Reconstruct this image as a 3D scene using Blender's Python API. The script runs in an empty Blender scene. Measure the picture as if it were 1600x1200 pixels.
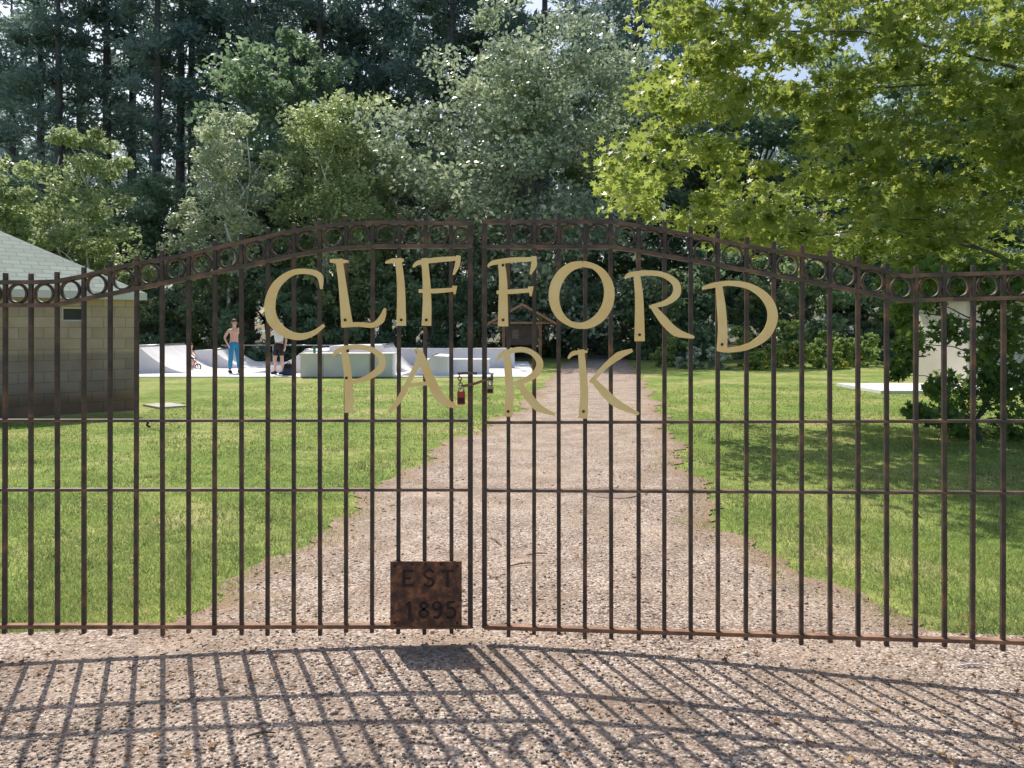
import bpy, math, random
import numpy as np
from mathutils import Vector, Matrix
random.seed(7)
F=1230.0; HC=1.6; HY=512.0
C=bpy.context.scene.collection
PI=math.pi
# ------------------------------------------------------------------ helpers
def tag(o,label=None,cat=None,group=None,kind=None):
    if label: o['label']=label
    if cat: o['category']=cat
    if group: o['group']=group
    if kind: o['kind']=kind
    return o
def thing(name,label,cat,loc=(0,0,0),group=None,rz=0):
    o=bpy.data.objects.new(name,None); C.objects.link(o); o.location=loc; o.rotation_euler=(0,0,rz)
    o.empty_display_size=.2
    return tag(o,label,cat,group)
def link(name,me,parent=None):
    o=bpy.data.objects.new(name,me); C.objects.link(o)
    if parent: o.parent=parent
    return o
def dup(root,loc,rz=0,sc=(1,1,1),label=None,group=None):
    r=root.copy(); C.objects.link(r); r.location=loc; r.rotation_euler=(0,0,rz); r.scale=sc
    if label: r['label']=label
    if group: r['group']=group
    for ch in list(root.children):
        c=ch.copy(); C.objects.link(c); c.parent=r
        for g in list(ch.children):
            d=g.copy(); C.objects.link(d); d.parent=c
    return r
class MB:
    def __init__(s,org=(0,0,0)): s.v=[]; s.f=[]; s.o=Vector(org)
    def add(s,vs,fs):
        b=len(s.v); s.v+= [Vector(v) for v in vs]; s.f+=[tuple(i+b for i in f) for f in fs]; return s
    def box(s,c,d,rz=0,top=(1,1)):
        cx,cy,cz=c; dx,dy,dz=[k/2 for k in d]; co,si=math.cos(rz),math.sin(rz); vs=[]
        for z in(-1,1):
            tx,ty=(top if z>0 else (1,1))
            for x,y in((-1,-1),(1,-1),(1,1),(-1,1)):
                X=x*dx*tx; Y=y*dy*ty
                vs.append((cx+X*co-Y*si,cy+X*si+Y*co,cz+z*dz))
        return s.add(vs,[(3,2,1,0),(4,5,6,7),(0,1,5,4),(1,2,6,5),(2,3,7,6),(3,0,4,7)])
    def tube(s,pts,rad,n=8):
        pts=[Vector(p) for p in pts]
        if not hasattr(rad,'__len__'): rad=[rad]*len(pts)
        vs=[];fs=[]; prev=None
        for i,p in enumerate(pts):
            t=(pts[min(i+1,len(pts)-1)]-pts[max(i-1,0)]).normalized()
            if prev is None:
                a=Vector((0,0,1)) if abs(t.z)<.9 else Vector((1,0,0))
                u=t.cross(a).normalized()
            else: u=(prev-t*prev.dot(t)).normalized()
            prev=u; w=t.cross(u)
            for k in range(n):
                an=2*PI*k/n; vs.append(p+(u*math.cos(an)+w*math.sin(an))*rad[i])
        m=len(pts)
        for i in range(m-1):
            for k in range(n):
                k2=(k+1)%n; fs.append((i*n+k,i*n+k2,(i+1)*n+k2,(i+1)*n+k))
        fs.append(tuple(range(n-1,-1,-1))); fs.append(tuple((m-1)*n+k for k in range(n)))
        return s.add(vs,fs)
    def lathe(s,prof,c=(0,0,0),n=20):
        vs=[];fs=[]
        for r,z in prof:
            for k in range(n):
                a=2*PI*k/n; vs.append((c[0]+r*math.cos(a),c[1]+r*math.sin(a),c[2]+z))
        for i in range(len(prof)-1):
            for k in range(n):
                k2=(k+1)%n; fs.append((i*n+k,i*n+k2,(i+1)*n+k2,(i+1)*n+k))
        fs.append(tuple(range(n-1,-1,-1))); fs.append(tuple((len(prof)-1)*n+k for k in range(n)))
        return s.add(vs,fs)
    def torus(s,c,R,r,ax='y',n=24,m=8,th=0):
        vs=[];fs=[]
        for i in range(n):
            a=2*PI*i/n
            for j in range(m):
                b=2*PI*j/m; q=R+r*math.cos(b); h=r*math.sin(b)
                if ax=='y': p=(q*math.cos(a),h,q*math.sin(a))
                elif ax=='z': p=(q*math.cos(a),q*math.sin(a),h)
                else: p=(h,q*math.cos(a),q*math.sin(a))
                vs.append((c[0]+p[0],c[1]+p[1],c[2]+p[2]))
        for i in range(n):
            for j in range(m):
                fs.append((i*m+j,((i+1)%n)*m+j,((i+1)%n)*m+(j+1)%m,i*m+(j+1)%m))
        return s.add(vs,fs)
    def prism(s,prof,y0,y1,mapf=None):
        n=len(prof); vs=[(x,y0,z) for x,z in prof]+[(x,y1,z) for x,z in prof]
        if mapf: vs=[mapf(*v) for v in vs]
        fs=[tuple(range(n)),tuple(range(2*n-1,n-1,-1))]+[(i,i+n,(i+1)%n+n,(i+1)%n) for i in range(n)]
        return s.add(vs,fs)
    def stroke(s,pts,wid,mapf,o0,o1,smooth=True,sub=6):
        P=[np.array(p,float) for p in pts]
        if not hasattr(wid,'__len__'): wid=[wid]*len(P)
        if smooth and len(P)>2:
            Q=[];W=[]
            for i in range(len(P)-1):
                p0=P[max(i-1,0)];p1=P[i];p2=P[i+1];p3=P[min(i+2,len(P)-1)]
                for k in range(sub):
                    t=k/sub
                    Q.append(.5*((2*p1)+(-p0+p2)*t+(2*p0-5*p1+4*p2-p3)*t*t+(-p0+3*p1-3*p2+p3)*t**3)); W.append(wid[i]*(1-t)+wid[i+1]*t)
            Q.append(P[-1]);W.append(wid[-1]); P,wid=Q,W
        n=len(P); vs=[]
        for i in range(n):
            t=P[min(i+1,n-1)]-P[max(i-1,0)]; t=t/np.linalg.norm(t); nn=np.array((-t[1],t[0]))
            a=P[i]+nn*wid[i]/2; b=P[i]-nn*wid[i]/2
            for off in(o0,o1):
                vs.append(mapf(a[0],a[1],off)); vs.append(mapf(b[0],b[1],off))
        fs=[]
        for i in range(n-1):
            a=i*4;b=a+4
            fs+=[(a,a+1,b+1,b),(a+3,a+2,b+2,b+3),(a+2,a,b,b+2),(a+1,a+3,b+3,b+1)]
        fs+=[(0,2,3,1),((n-1)*4,(n-1)*4+1,(n-1)*4+3,(n-1)*4+2)]
        return s.add(vs,fs)
    def ring(s,cx,cy,ro,ri,mapf,o0,o1,n=24):
        vs=[];fs=[]
        for k in range(n):
            a=2*PI*k/n
            for r in(ro,ri):
                for o in(o0,o1): vs.append(mapf(cx+r*math.cos(a),cy+r*math.sin(a),o))
        for k in range(n):
            a=k*4;b=((k+1)%n)*4
            fs+=[(a,b,b+2,a+2),(a+1,a+3,b+3,b+1),(a,a+1,b+1,b),(a+2,b+2,b+3,a+3)]
        return s.add(vs,fs)
    def build(s,name,mat,parent=None,smooth=False,label=None):
        me=bpy.data.meshes.new(name); me.from_pydata([v-s.o for v in s.v],[],s.f); 
        import bmesh
        bm=bmesh.new(); bm.from_mesh(me); bmesh.ops.recalc_face_normals(bm,faces=bm.faces); bm.to_mesh(me); bm.free()
        me.materials.append(mat)
        if smooth:
            for p in me.polygons: p.use_smooth=True
        o=link(name,me,parent)
        if label: o['label']=label
        return o
def mesh_np(name,V,k,mat):
    V=np.asarray(V,np.float32); n=len(V); me=bpy.data.meshes.new(name)
    me.vertices.add(n); me.vertices.foreach_set('co',V.ravel())
    me.loops.add(n); me.loops.foreach_set('vertex_index',np.arange(n,dtype=np.int32))
    me.polygons.add(n//k); me.polygons.foreach_set('loop_start',np.arange(0,n,k,dtype=np.int32))
    me.update(calc_edges=True); me.validate()
    me.materials.append(mat); return me
def mesh_tri(name,V,Fc,mat):
    V=np.asarray(V,np.float32); Fc=np.asarray(Fc,np.int32); me=bpy.data.meshes.new(name)
    me.vertices.add(len(V)); me.vertices.foreach_set('co',V.ravel())
    me.loops.add(Fc.size); me.loops.foreach_set('vertex_index',Fc.ravel())
    me.polygons.add(len(Fc)); me.polygons.foreach_set('loop_start',np.arange(0,Fc.size,Fc.shape[1],dtype=np.int32))
    me.update(calc_edges=True); me.validate(); me.materials.append(mat); return me
def unit(a): return a/np.maximum(np.linalg.norm(a,axis=1,keepdims=True),1e-9)
RH=[(0,-.5),(.3,-.05),(0,.5),(-.3,-.05)]
OV=[(0,-.5),(.27,-.12),(.2,.25),(0,.55),(-.2,.25),(-.27,-.12)]
MP=[(0,-.5),(.1,-.2),(.42,-.3),(.3,-.02),(.52,.2),(.2,.16),(0,.58),(-.2,.16),(-.52,.2),(-.3,-.02),(-.42,-.3),(-.1,-.2)]
ND=[(0,-.5),(.17,0),(0,.5),(-.17,0)]
def cards(c,s,T,up=.5,seed=0,fold=.15,along=None):
    rng=np.random.default_rng(seed); N=len(c)
    n=rng.normal(size=(N,3)); n[:,2]+=up; n=unit(n)
    r=rng.normal(size=(N,3)) if along is None else along+rng.normal(size=(N,3))*.35
    t=unit(np.cross(n,r)); b=np.cross(t,n) 
    T=np.array(T); 
    V=c[:,None]+s[:,None,None]*(T[None,:,0,None]*t[:,None]+T[None,:,1,None]*b[:,None]+fold*np.abs(T[None,:,0,None])*n[:,None])
    return V.reshape(-1,3),len(T)
# ------------------------------------------------------------------ materials
def newmat(name):
    m=bpy.data.materials.new(name); m.use_nodes=True; nt=m.node_tree; nt.nodes.clear()
    out=nt.nodes.new('ShaderNodeOutputMaterial'); b=nt.nodes.new('ShaderNodeBsdfPrincipled'); nt.links.new(b.outputs[0],out.inputs[0])
    return m,nt,b,out
def ramp(nt,src,stops):
    r=nt.nodes.new('ShaderNodeValToRGB'); e=r.color_ramp.elements
    while len(e)<len(stops): e.new(.5)
    for k,(p,c) in enumerate(stops): e[k].position=p; e[k].color=(*c,1)
    nt.links.new(src,r.inputs[0]); return r.outputs[0]
def coord(nt):
    for n in nt.nodes:
        if n.bl_idname=='ShaderNodeTexCoord': return n.outputs['Object']
    return nt.nodes.new('ShaderNodeTexCoord').outputs['Object']
def noise(nt,scale,detail=4,vec=None,rough=.55):
    n=nt.nodes.new('ShaderNodeTexNoise'); n.inputs['Scale'].default_value=scale; n.inputs['Detail'].default_value=detail; n.inputs['Roughness'].default_value=rough
    if vec is None: vec=coord(nt)
    nt.links.new(vec,n.inputs['Vector']); return n.outputs[0]
def mix(nt,f,a,b,mode='MIX'):
    m=nt.nodes.new('ShaderNodeMix'); m.data_type='RGBA'; m.blend_type=mode
    for s,v in((m.inputs[0],f),(m.inputs[6],a),(m.inputs[7],b)):
        if isinstance(v,(int,float)): s.default_value=v
        elif isinstance(v,tuple): s.default_value=(*v,1)
        else: nt.links.new(v,s)
    return m.outputs[2]
def bump(nt,b,h,st=.3,dist=.01):
    n=nt.nodes.new('ShaderNodeBump'); n.inputs['Strength'].default_value=st; n.inputs['Distance'].default_value=dist
    nt.links.new(h,n.inputs['Height']); nt.links.new(n.outputs[0],b.inputs['Normal'])
def surf(name,stops,scale=8,rough=.7,metal=0,bs=.2,bscale=60,bd=.003,spec=.5,detail=5):
    m,nt,b,o=newmat(name); n=noise(nt,scale,detail)
    nt.links.new(ramp(nt,n,stops),b.inputs['Base Color']); b.inputs['Roughness'].default_value=rough; b.inputs['Metallic'].default_value=metal
    b.inputs['Specular IOR Level'].default_value=spec
    if bs: bump(nt,b,noise(nt,bscale,3),bs,bd)
    return m
def leafmat(name,stops,trans=.45,tcol=(.35,.5,.05),rough=.5,spec=.4,nscale=.5,lo=(.72,.74,.72)):
    m,nt,b,o=newmat(name)
    g=nt.nodes.new('ShaderNodeNewGeometry'); ri=g.outputs['Random Per Island']
    col=ramp(nt,ri,stops)
    n=noise(nt,nscale,2); dk=ramp(nt,n,[(.35,lo),(.65,(1.15,1.12,1.0))])
    col=mix(nt,1.0,col,dk,'MULTIPLY')
    nt.links.new(col,b.inputs['Base Color']); b.inputs['Roughness'].default_value=rough; b.inputs['Specular IOR Level'].default_value=spec
    t=nt.nodes.new('ShaderNodeBsdfTranslucent'); tc=mix(nt,1.0,mix(nt,.6,col,tcol),dk,'MULTIPLY'); nt.links.new(tc,t.inputs[0])
    ms=nt.nodes.new('ShaderNodeMixShader'); ms.inputs[0].default_value=trans
    nt.links.new(b.outputs[0],ms.inputs[1]); nt.links.new(t.outputs[0],ms.inputs[2]); nt.links.new(ms.outputs[0],o.inputs[0])
    return m
M={}
M['iron']=surf('iron',[(.3,(.036,.032,.031)),(.50,(.068,.053,.046)),(.62,(.13,.08,.055)),(.75,(.27,.13,.07))],11,.45,.15,.4,120,.002)
M['rail']=surf('rail_iron',[(.3,(.055,.046,.042)),(.5,(.12,.085,.068)),(.66,(.24,.145,.095))],9,.5,.15,.4,120,.002)
M['rust']=surf('rust',[(.3,(.12,.07,.05)),(.5,(.26,.14,.085)),(.7,(.42,.24,.15))],12,.8,.1,.5,90,.002)
M['gold']=surf('gold_paint',[(.25,(.97,.69,.27)),(.6,(1.0,.80,.37)),(.8,(1.0,.87,.47))],9,.35,0,.15,90,.001)
M['plate']=surf('plate_rust',[(.32,(.06,.040,.036)),(.48,(.14,.068,.043)),(.6,(.27,.115,.058)),(.72,(.42,.19,.085))],26,.75,.15,.6,60,.003)
M['darkiron']=surf('dark_iron',[(.3,(.022,.018,.018)),(.7,(.055,.04,.033))],20,.6,.4,.2)
M['red']=surf('red_plastic',[(.3,(.38,.022,.02)),(.7,(.46,.035,.025))],20,.4,0,.05)
M['brass']=surf('brass',[(.3,(.28,.22,.12)),(.7,(.4,.34,.2))],20,.4,.7,.05)
M['steel']=surf('steel',[(.3,(.35,.35,.36)),(.7,(.5,.5,.5))],20,.35,.9,.05)
M['concrete']=surf('concrete',[(.3,(.72,.70,.70)),(.7,(.86,.84,.84))],1.5,.85,0,.3,30,.01)
M['concrete2']=surf('concrete_grey',[(.3,(.64,.62,.65)),(.7,(.80,.79,.81))],1.2,.85,0,.3,30,.01)
M['shedwall']=surf('shed_wall',[(.3,(.50,.47,.43)),(.7,(.60,.57,.52))],1.4,.8,0,.2,30)
M['shedtrim']=surf('shed_trim',[(.3,(.38,.36,.33)),(.7,(.46,.44,.40))],2,.8,0,.2,30)
M['white']=surf('white_paint',[(.3,(.74,.74,.75)),(.7,(.84,.84,.83))],2,.7,0,.1)
M['slate']=surf('grey_roof',[(.3,(.12,.12,.13)),(.7,(.2,.2,.2))],5,.8,0,.3,40)
M['slab']=surf('old_slab',[(.3,(.36,.34,.31)),(.7,(.52,.50,.46))],4,.85,0,.3,40)
M['wood']=surf('wood',[(.3,(.30,.15,.075)),(.7,(.50,.28,.16))],6,.8,0,.3,40)
M['darkwood']=surf('dark_wood',[(.3,(.09,.065,.05)),(.7,(.16,.115,.08))],6,.8,0,.3,40)
M['cover']=surf('cover_iron',[(.3,(.2,.15,.13)),(.7,(.32,.24,.2))],12,.85,.1,.4,60)
M['bark']=surf('bark',[(.3,(.08,.075,.08)),(.7,(.17,.16,.165))],3,.9,0,.8,9,.05)
M['birch']=surf('birch_bark',[(.34,(.2,.19,.18)),(.46,(.74,.72,.69)),(.7,(.88,.86,.83))],5,.8,0,.2,30)
M['glass']=surf('dark_glass',[(.3,(.02,.025,.03)),(.7,(.04,.045,.05))],3,.2,0,0)
M['skin']=surf('skin',[(.3,(.66,.37,.28)),(.7,(.78,.47,.37))],8,.55,0,0)
M['hair']=surf('hair',[(.3,(.07,.04,.02)),(.7,(.14,.08,.04))],30,.6,0,.2)
M['teal']=surf('blue_cloth',[(.3,(.02,.18,.40)),(.7,(.03,.28,.48))],5,.8,0,.1)
M['tee']=surf('pale_cloth',[(.3,(.78,.79,.81)),(.7,(.86,.87,.88))],5,.85,0,.1)
M['black']=surf('black_cloth',[(.3,(.012,.012,.014)),(.7,(.03,.03,.034))],9,.8,0,.1)
M['navy']=surf('navy_cloth',[(.3,(.02,.03,.07)),(.7,(.03,.045,.1))],9,.8,0,.1)
M['orange']=surf('orange_cloth',[(.3,(.5,.1,.04)),(.7,(.6,.15,.06))],9,.8,0,.1)
M['green']=surf('green_plastic',[(.3,(.03,.2,.08)),(.7,(.05,.28,.1))],9,.4,0,.0)
M['maple']=leafmat('maple_leaf',[(0,(.09,.16,.03)),(.45,(.15,.24,.055)),(.75,(.24,.33,.09)),(1,(.48,.50,.17))],.52,(.66,.76,.19),.4,.6,.3,(.62,.68,.66))
M['sap']=leafmat('sapling_leaf',[(0,(.06,.13,.035)),(.5,(.10,.20,.05)),(1,(.17,.28,.08))],.42,(.36,.54,.12),.4,.5,.8)
M['dark']=leafmat('dark_leaf',[(0,(.13,.21,.16)),(.6,(.19,.29,.20)),(1,(.30,.40,.27))],.48,(.38,.54,.32),.5,.4,.3)  # woods-edge greens lightened in the colour itself to imitate haze
M['mid']=leafmat('mid_leaf',[(0,(.17,.26,.16)),(.6,(.25,.35,.20)),(1,(.36,.45,.28))],.48,(.48,.62,.32),.45,.5,.3)
M['yel']=leafmat('yellow_green_leaf',[(0,(.22,.30,.15)),(.6,(.33,.42,.22)),(1,(.46,.53,.31))],.48,(.56,.68,.34),.45,.5,.4)
M['silver']=leafmat('silver_leaf',[(0,(.17,.25,.17)),(.5,(.28,.37,.26)),(.72,(.5,.57,.47)),(1,(.82,.85,.78))],.40,(.52,.64,.44),.33,.7,.4)
M['pale']=leafmat('pale_leaf',[(0,(.30,.37,.26)),(.6,(.44,.52,.37)),(1,(.64,.68,.54))],.45,(.62,.72,.5),.4,.6,.5)
M['pine']=leafmat('pine_needles_haze_tint',[(0,(.14,.22,.22)),(.6,(.20,.30,.30)),(1,(.30,.40,.39))],.42,(.36,.52,.48),.5,.4,.3)  # needle colour lifted and blued to imitate haze over distant pines
M['far']=leafmat('far_leaf_painted_haze',[(0,(.34,.43,.47)),(1,(.54,.63,.68))],.5,(.58,.70,.74),.6,.3,.2)  # pale blue green imitates aerial haze, painted into the leaf colour
M['silverp']=leafmat('silvery_plant',[(0,(.4,.48,.42)),(1,(.6,.68,.62))],.3,(.5,.6,.5),.6,.3,1)
M['garden']=leafmat('garden_leaf',[(0,(.20,.32,.10)),(1,(.38,.50,.19))],.45,(.55,.7,.24),.6,.3,1)
M['flower']=leafmat('yellow_flower',[(0,(.7,.5,.02)),(1,(.85,.65,.05))],.3,(.8,.7,.05),.6,.2,1)
M['blade']=leafmat('grass_blade',[(0,(.15,.235,.065)),(.5,(.23,.335,.10)),(.8,(.33,.41,.15)),(1,(.60,.54,.34))],.45,(.50,.63,.24),.45,.4,.8)
M['dry']=leafmat('dry_leaf',[(0,(.14,.07,.035)),(.6,(.28,.15,.07)),(1,(.42,.28,.15))],.2,(.3,.18,.08),.7,.2,1)
M['stone']=leafmat('stone',[(0,(.17,.13,.115)),(.4,(.36,.29,.25)),(.75,(.52,.44,.385)),(1,(.74,.67,.60))],0,(.3,.3,.3),.75,.3,2)

# ------------------------------------------------------------------ world, sun, camera
EL=math.radians(52); AZ=math.radians(-24)
w=bpy.data.worlds.new('World'); bpy.context.scene.world=w; w.use_nodes=True; nt=w.node_tree
bg=nt.nodes['Background']; sky=nt.nodes.new('ShaderNodeTexSky'); sky.sky_type='NISHITA'; sky.sun_disc=False
sky.sun_elevation=EL; sky.sun_rotation=AZ; sky.air_density=1.1; sky.dust_density=2.6
nt.links.new(sky.outputs[0],bg.inputs[0]); bg.inputs[1].default_value=.15
S=Vector((math.sin(AZ)*math.cos(EL),math.cos(AZ)*math.cos(EL),math.sin(EL)))
l=bpy.data.lights.new('sun','SUN'); l.energy=5.0; l.angle=math.radians(.5); l.color=(1,.94,.84)
lo=bpy.data.objects.new('sun',l); C.objects.link(lo); lo.rotation_euler=S.to_track_quat('Z','Y').to_euler(); lo.location=(-20,40,60)
cam=bpy.data.cameras.new('camera'); co=bpy.data.objects.new('camera',cam); C.objects.link(co)
co.location=(0,0,HC); co.rotation_euler=(PI/2,0,0); cam.sensor_width=36; cam.lens=36*F/1600; cam.shift_y=-88/1600; cam.clip_end=3000; cam.clip_start=.05
bpy.context.scene.camera=co
vs=bpy.context.scene.view_settings; vs.view_transform='Standard'; vs.look='None'; vs.exposure=0

# ------------------------------------------------------------------ ground
def gz(x,y):
    x=np.asarray(x,float); y=np.asarray(y,float)
    k=np.where(x<0,.015,.02)
    c=-.16*(1-np.exp(-k*x*x/.16))
    t=np.clip((y-4.2)/5.,0,1); f=1-t*t*(3-2*t)
    return c*f+.006*np.sin(x*1.7+y*1.1)*np.sin(y*.9)*np.clip((y-1)/3,0,1)*np.clip(1.5-y/30,0,1)
PY=np.array([-30,4.06,4.32,4.39,5.07,5.82,6.83,8.27,10.5,15.4,22.4,33.9,42,55])
PL=np.array([-16,-16,-1.9,-1.78,-1.72,-1.66,-1.44,-1.28,-.94,.13,.95,2.2,3.4,6])
PR=np.array([16,16,2.4,2.2,1.99,1.85,1.77,1.92,2.2,2.9,3.8,5.1,6.2,8.5])
def wob(y,s): return .10*np.sin(y*2.1+s)+.06*np.sin(y*5.3+s*2)+.04*np.sin(y*11.7+s*3)+.03*np.sin(y*29+s)
def plr(y): return np.interp(y,PY,PL)+wob(y,1.),np.interp(y,PY,PR)+wob(y,4.)
def inpath(x,y,mg=0):
    L,R=plr(y); return (x>L+mg)&(x<R-mg)
xs=np.concatenate([np.linspace(-600,-60,10),np.linspace(-50,-14,10),np.arange(-12,12.01,.3),np.linspace(14,50,10),np.linspace(60,600,10)])
ys=np.concatenate([np.linspace(-60,0,8),np.arange(1,16,.3),np.arange(16.5,60,2),np.linspace(65,900,14)])
X,Y=np.meshgrid(xs,ys); Z=gz(X,Y)
def gridmesh(name,X,Y,Z,mat,smooth=True):
    ny,nx=X.shape; V=np.stack([X,Y,Z],-1).reshape(-1,3); i=np.arange(ny*nx).reshape(ny,nx)
    Fc=np.stack([i[:-1,:-1],i[:-1,1:],i[1:,1:],i[1:,:-1]],-1).reshape(-1,4)
    me=mesh_tri(name,V,Fc,mat)
    if smooth: me.polygons.foreach_set('use_smooth',[True]*len(me.polygons))
    return me
m,nt,b,o=newmat('lawn')
n1=noise(nt,.55,7); n2=noise(nt,5,6); n3=noise(nt,70,3)
c=ramp(nt,n1,[(.3,(.16,.24,.06)),(.46,(.24,.32,.09)),(.57,(.34,.37,.14)),(.68,(.46,.41,.23))])
c=mix(nt,1.,c,ramp(nt,n2,[(.3,(.6,.63,.55)),(.65,(1.2,1.17,1.08))]),'MULTIPLY')
c=mix(nt,1.,c,ramp(nt,n3,[(.35,(.6,.63,.55)),(.65,(1.25,1.25,1.15))]),'MULTIPLY')
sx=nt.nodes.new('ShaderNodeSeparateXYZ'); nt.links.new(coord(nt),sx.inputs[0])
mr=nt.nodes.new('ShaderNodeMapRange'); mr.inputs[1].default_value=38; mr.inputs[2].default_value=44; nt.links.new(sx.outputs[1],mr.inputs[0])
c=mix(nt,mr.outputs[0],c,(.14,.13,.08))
nt.links.new(c,b.inputs['Base Color']); b.inputs['Roughness'].default_value=.9; b.inputs['Specular IOR Level'].default_value=.15
bump(nt,b,n3,.9,.02)
M['lawn']=m
g=link('ground',gridmesh('ground',X,Y,Z,m)); tag(g,kind='structure')
rows=np.concatenate([np.arange(-6,2,1.),np.arange(2,4,.25),np.arange(4,4.5,.04),np.arange(4.5,16,.06),np.arange(16,55,.4)])
t=np.linspace(0,1,49); L,R=plr(rows)
X=L[:,None]+(R-L)[:,None]*t[None]; Y=np.repeat(rows[:,None],49,1); Z=gz(X,Y)+.010
m,nt,b,o=newmat('gravel')
vo=nt.nodes.new('ShaderNodeTexVoronoi'); vo.inputs['Scale'].default_value=66; nt.links.new(coord(nt),vo.inputs['Vector'])
sp=nt.nodes.new('ShaderNodeSeparateColor'); nt.links.new(vo.outputs['Color'],sp.inputs[0])
c=ramp(nt,sp.outputs[0],[(0,(.22,.17,.145)),(.35,(.39,.31,.265)),(.7,(.52,.43,.37)),(1,(.72,.64,.57))])
c=mix(nt,1.,c,ramp(nt,vo.outputs['Distance'],[(.35,(1,1,1)),(.75,(.5,.46,.43))]),'MULTIPLY')
big=noise(nt,.9,7,None,.65); c=mix(nt,ramp(nt,big,[(.44,(0,0,0)),(.66,(.55,.55,.55))]),c,(.46,.36,.28))
c=mix(nt,1.,c,ramp(nt,noise(nt,2.3,6),[(.3,(.74,.71,.68)),(.6,(1.1,1.08,1.06))]),'MULTIPLY')
c=mix(nt,ramp(nt,noise(nt,1.7,8,None,.65),[(.53,(0,0,0)),(.66,(.62,.62,.62))]),c,(.25,.17,.12))
at=nt.nodes.new('ShaderNodeAttribute'); at.attribute_name='edge'
ad=nt.nodes.new('ShaderNodeMath'); ad.operation='ADD'; nt.links.new(at.outputs['Fac'],ad.inputs[0]); nt.links.new(noise(nt,3.5,6),ad.inputs[1])
c=mix(nt,ramp(nt,ad.outputs[0],[(.5,(.85,.85,.85)),(.9,(0,0,0))]),c,mix(nt,noise(nt,40,3),(.18,.11,.07),(.41,.29,.19)))
nt.links.new(c,b.inputs['Base Color']); b.inputs['Roughness'].default_value=.85; b.inputs['Specular IOR Level'].default_value=.25
mm=nt.nodes.new('ShaderNodeMath'); mm.operation='SUBTRACT'; mm.inputs[0].default_value=1; nt.links.new(vo.outputs['Distance'],mm.inputs[1])
bump(nt,b,mm.outputs[0],.8,.008)
me=gridmesh('path',X,Y,Z,m); a=me.attributes.new('edge','FLOAT','POINT')
e=np.minimum(X-L[:,None],R[:,None]-X)/.9; a.data.foreach_set('value',np.clip(e,0,1).astype(np.float32).ravel())
p=link('path',me); tag(p,kind='structure')
# loose stones
rng=np.random.default_rng(3); N=50000
u=rng.random(N); yy=1/(1/2.5-u*(1/2.5-1/11.)); xx=(rng.random(N)*2-1)*yy*.75
dn=.5+.5*np.sin(xx*2.3+1.7*np.sin(yy*1.9))*np.sin(yy*3.1+xx)
k=inpath(xx,yy,.03)&(rng.random(N)<.5+.5*dn); xx,yy=xx[k],yy[k]; N=len(xx)
OC=np.array([(1,0,0),(-1,0,0),(0,1,0),(0,-1,0),(0,0,1),(0,0,-1)],float)
OF=np.array([(0,2,4),(2,1,4),(1,3,4),(3,0,4),(2,0,5),(1,2,5),(3,1,5),(0,3,5)])
s=.0028+.0068*rng.random(N)**2+ (rng.random(N)>.985)*.008
V=OC[None]*(s[:,None,None])*rng.uniform(.6,1.4,(N,6,1)); V+=rng.normal(size=V.shape)*s[:,None,None]*.2; V[:,:,2]*=.6
an=rng.random(N)*6.28; cs,sn=np.cos(an)[:,None],np.sin(an)[:,None]
vx=V[:,:,0]*cs-V[:,:,1]*sn; vy=V[:,:,0]*sn+V[:,:,1]*cs
V=np.stack([vx+xx[:,None],vy+yy[:,None],V[:,:,2]+(gz(xx,yy)+.010+s*.2)[:,None]],-1).reshape(-1,3)
Fc=(OF[None]+(np.arange(N)*6)[:,None,None]).reshape(-1,3)
o=link('gravel_stones',mesh_tri('stones',V,Fc,M['stone'])); tag(o,'loose grey and tan gravel stones covering the path','gravel',kind='stuff')
# grass blades
N=340000; u=rng.random(N); yy=1/(1/4.05-u*(1/4.05-1/22.)); xx=(rng.random(N)*2-1)*yy*.74
cl=np.sin(xx*5.1+1.3*np.sin(yy*3.3))*np.sin(yy*4.7+xx*1.9)
big=np.sin(xx*1.3+np.sin(yy*.9)*2)*np.sin(yy*1.1+xx*.6+1)+.5*np.sin(xx*3.1+yy*2.3)
L,R=plr(yy); dd=np.minimum(xx-L,R-xx)
cl2=np.clip(.5+.9*np.sin(xx*7+yy*3)*np.sin(yy*6-xx*2),0,1)
prob=np.where(dd<0,np.where(big>.45,.45,1.)*np.clip(.35-dd*2.0,.25,1),np.exp(-np.maximum(dd,0)/.20)*.75*cl2)*((dd<0)|(yy>4.25))
k=(rng.random(N)<prob)&~((xx<-7.0)&(yy>13.2))
xx,yy,cl=xx[k],yy[k],cl[k]; N=len(xx)
weed=(np.sin(xx*9.3+yy*4.1)*np.sin(yy*8.7-xx*3.3)>.85)
h=(.011+.020*rng.random(N))*(1+.3*cl)*(1+.6*(rng.random(N)>.97))*(1+.6*weed); wd=.0021*np.maximum(yy/4,1)*rng.uniform(.7,1.4,N)*(1+.6*weed)
an=rng.random(N)*6.28; la=rng.random(N)*6.28; ll=h*rng.uniform(.2,1.4,N); zz=gz(xx,yy)
A=np.stack([xx-wd*np.cos(an),yy-wd*np.sin(an),zz],-1);B=np.stack([xx+wd*np.cos(an),yy+wd*np.sin(an),zz],-1)
D=np.stack([xx+ll*np.cos(la),yy+ll*np.sin(la),zz+h+.008],-1)
o=link('lawn_grass',mesh_np('grass',np.stack([A,B,D],1).reshape(-1,3),3,M['blade'])); tag(o,'short mown green lawn grass on both sides of the path','grass',kind='stuff')
N=1700; yy=rng.uniform(2.8,11,N); xx=(rng.random(N)*2-1)*yy*.72
k=(rng.random(N)<.35)|(np.abs(np.abs(xx)-1.8)<.8); xx,yy=xx[k],yy[k]
c=np.stack([xx,yy,gz(xx,yy)+.018+.010*(~inpath(xx,yy))],-1); V,kk=cards(c,rng.uniform(.010,.042,len(xx)),MP,4,5,.5)
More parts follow.
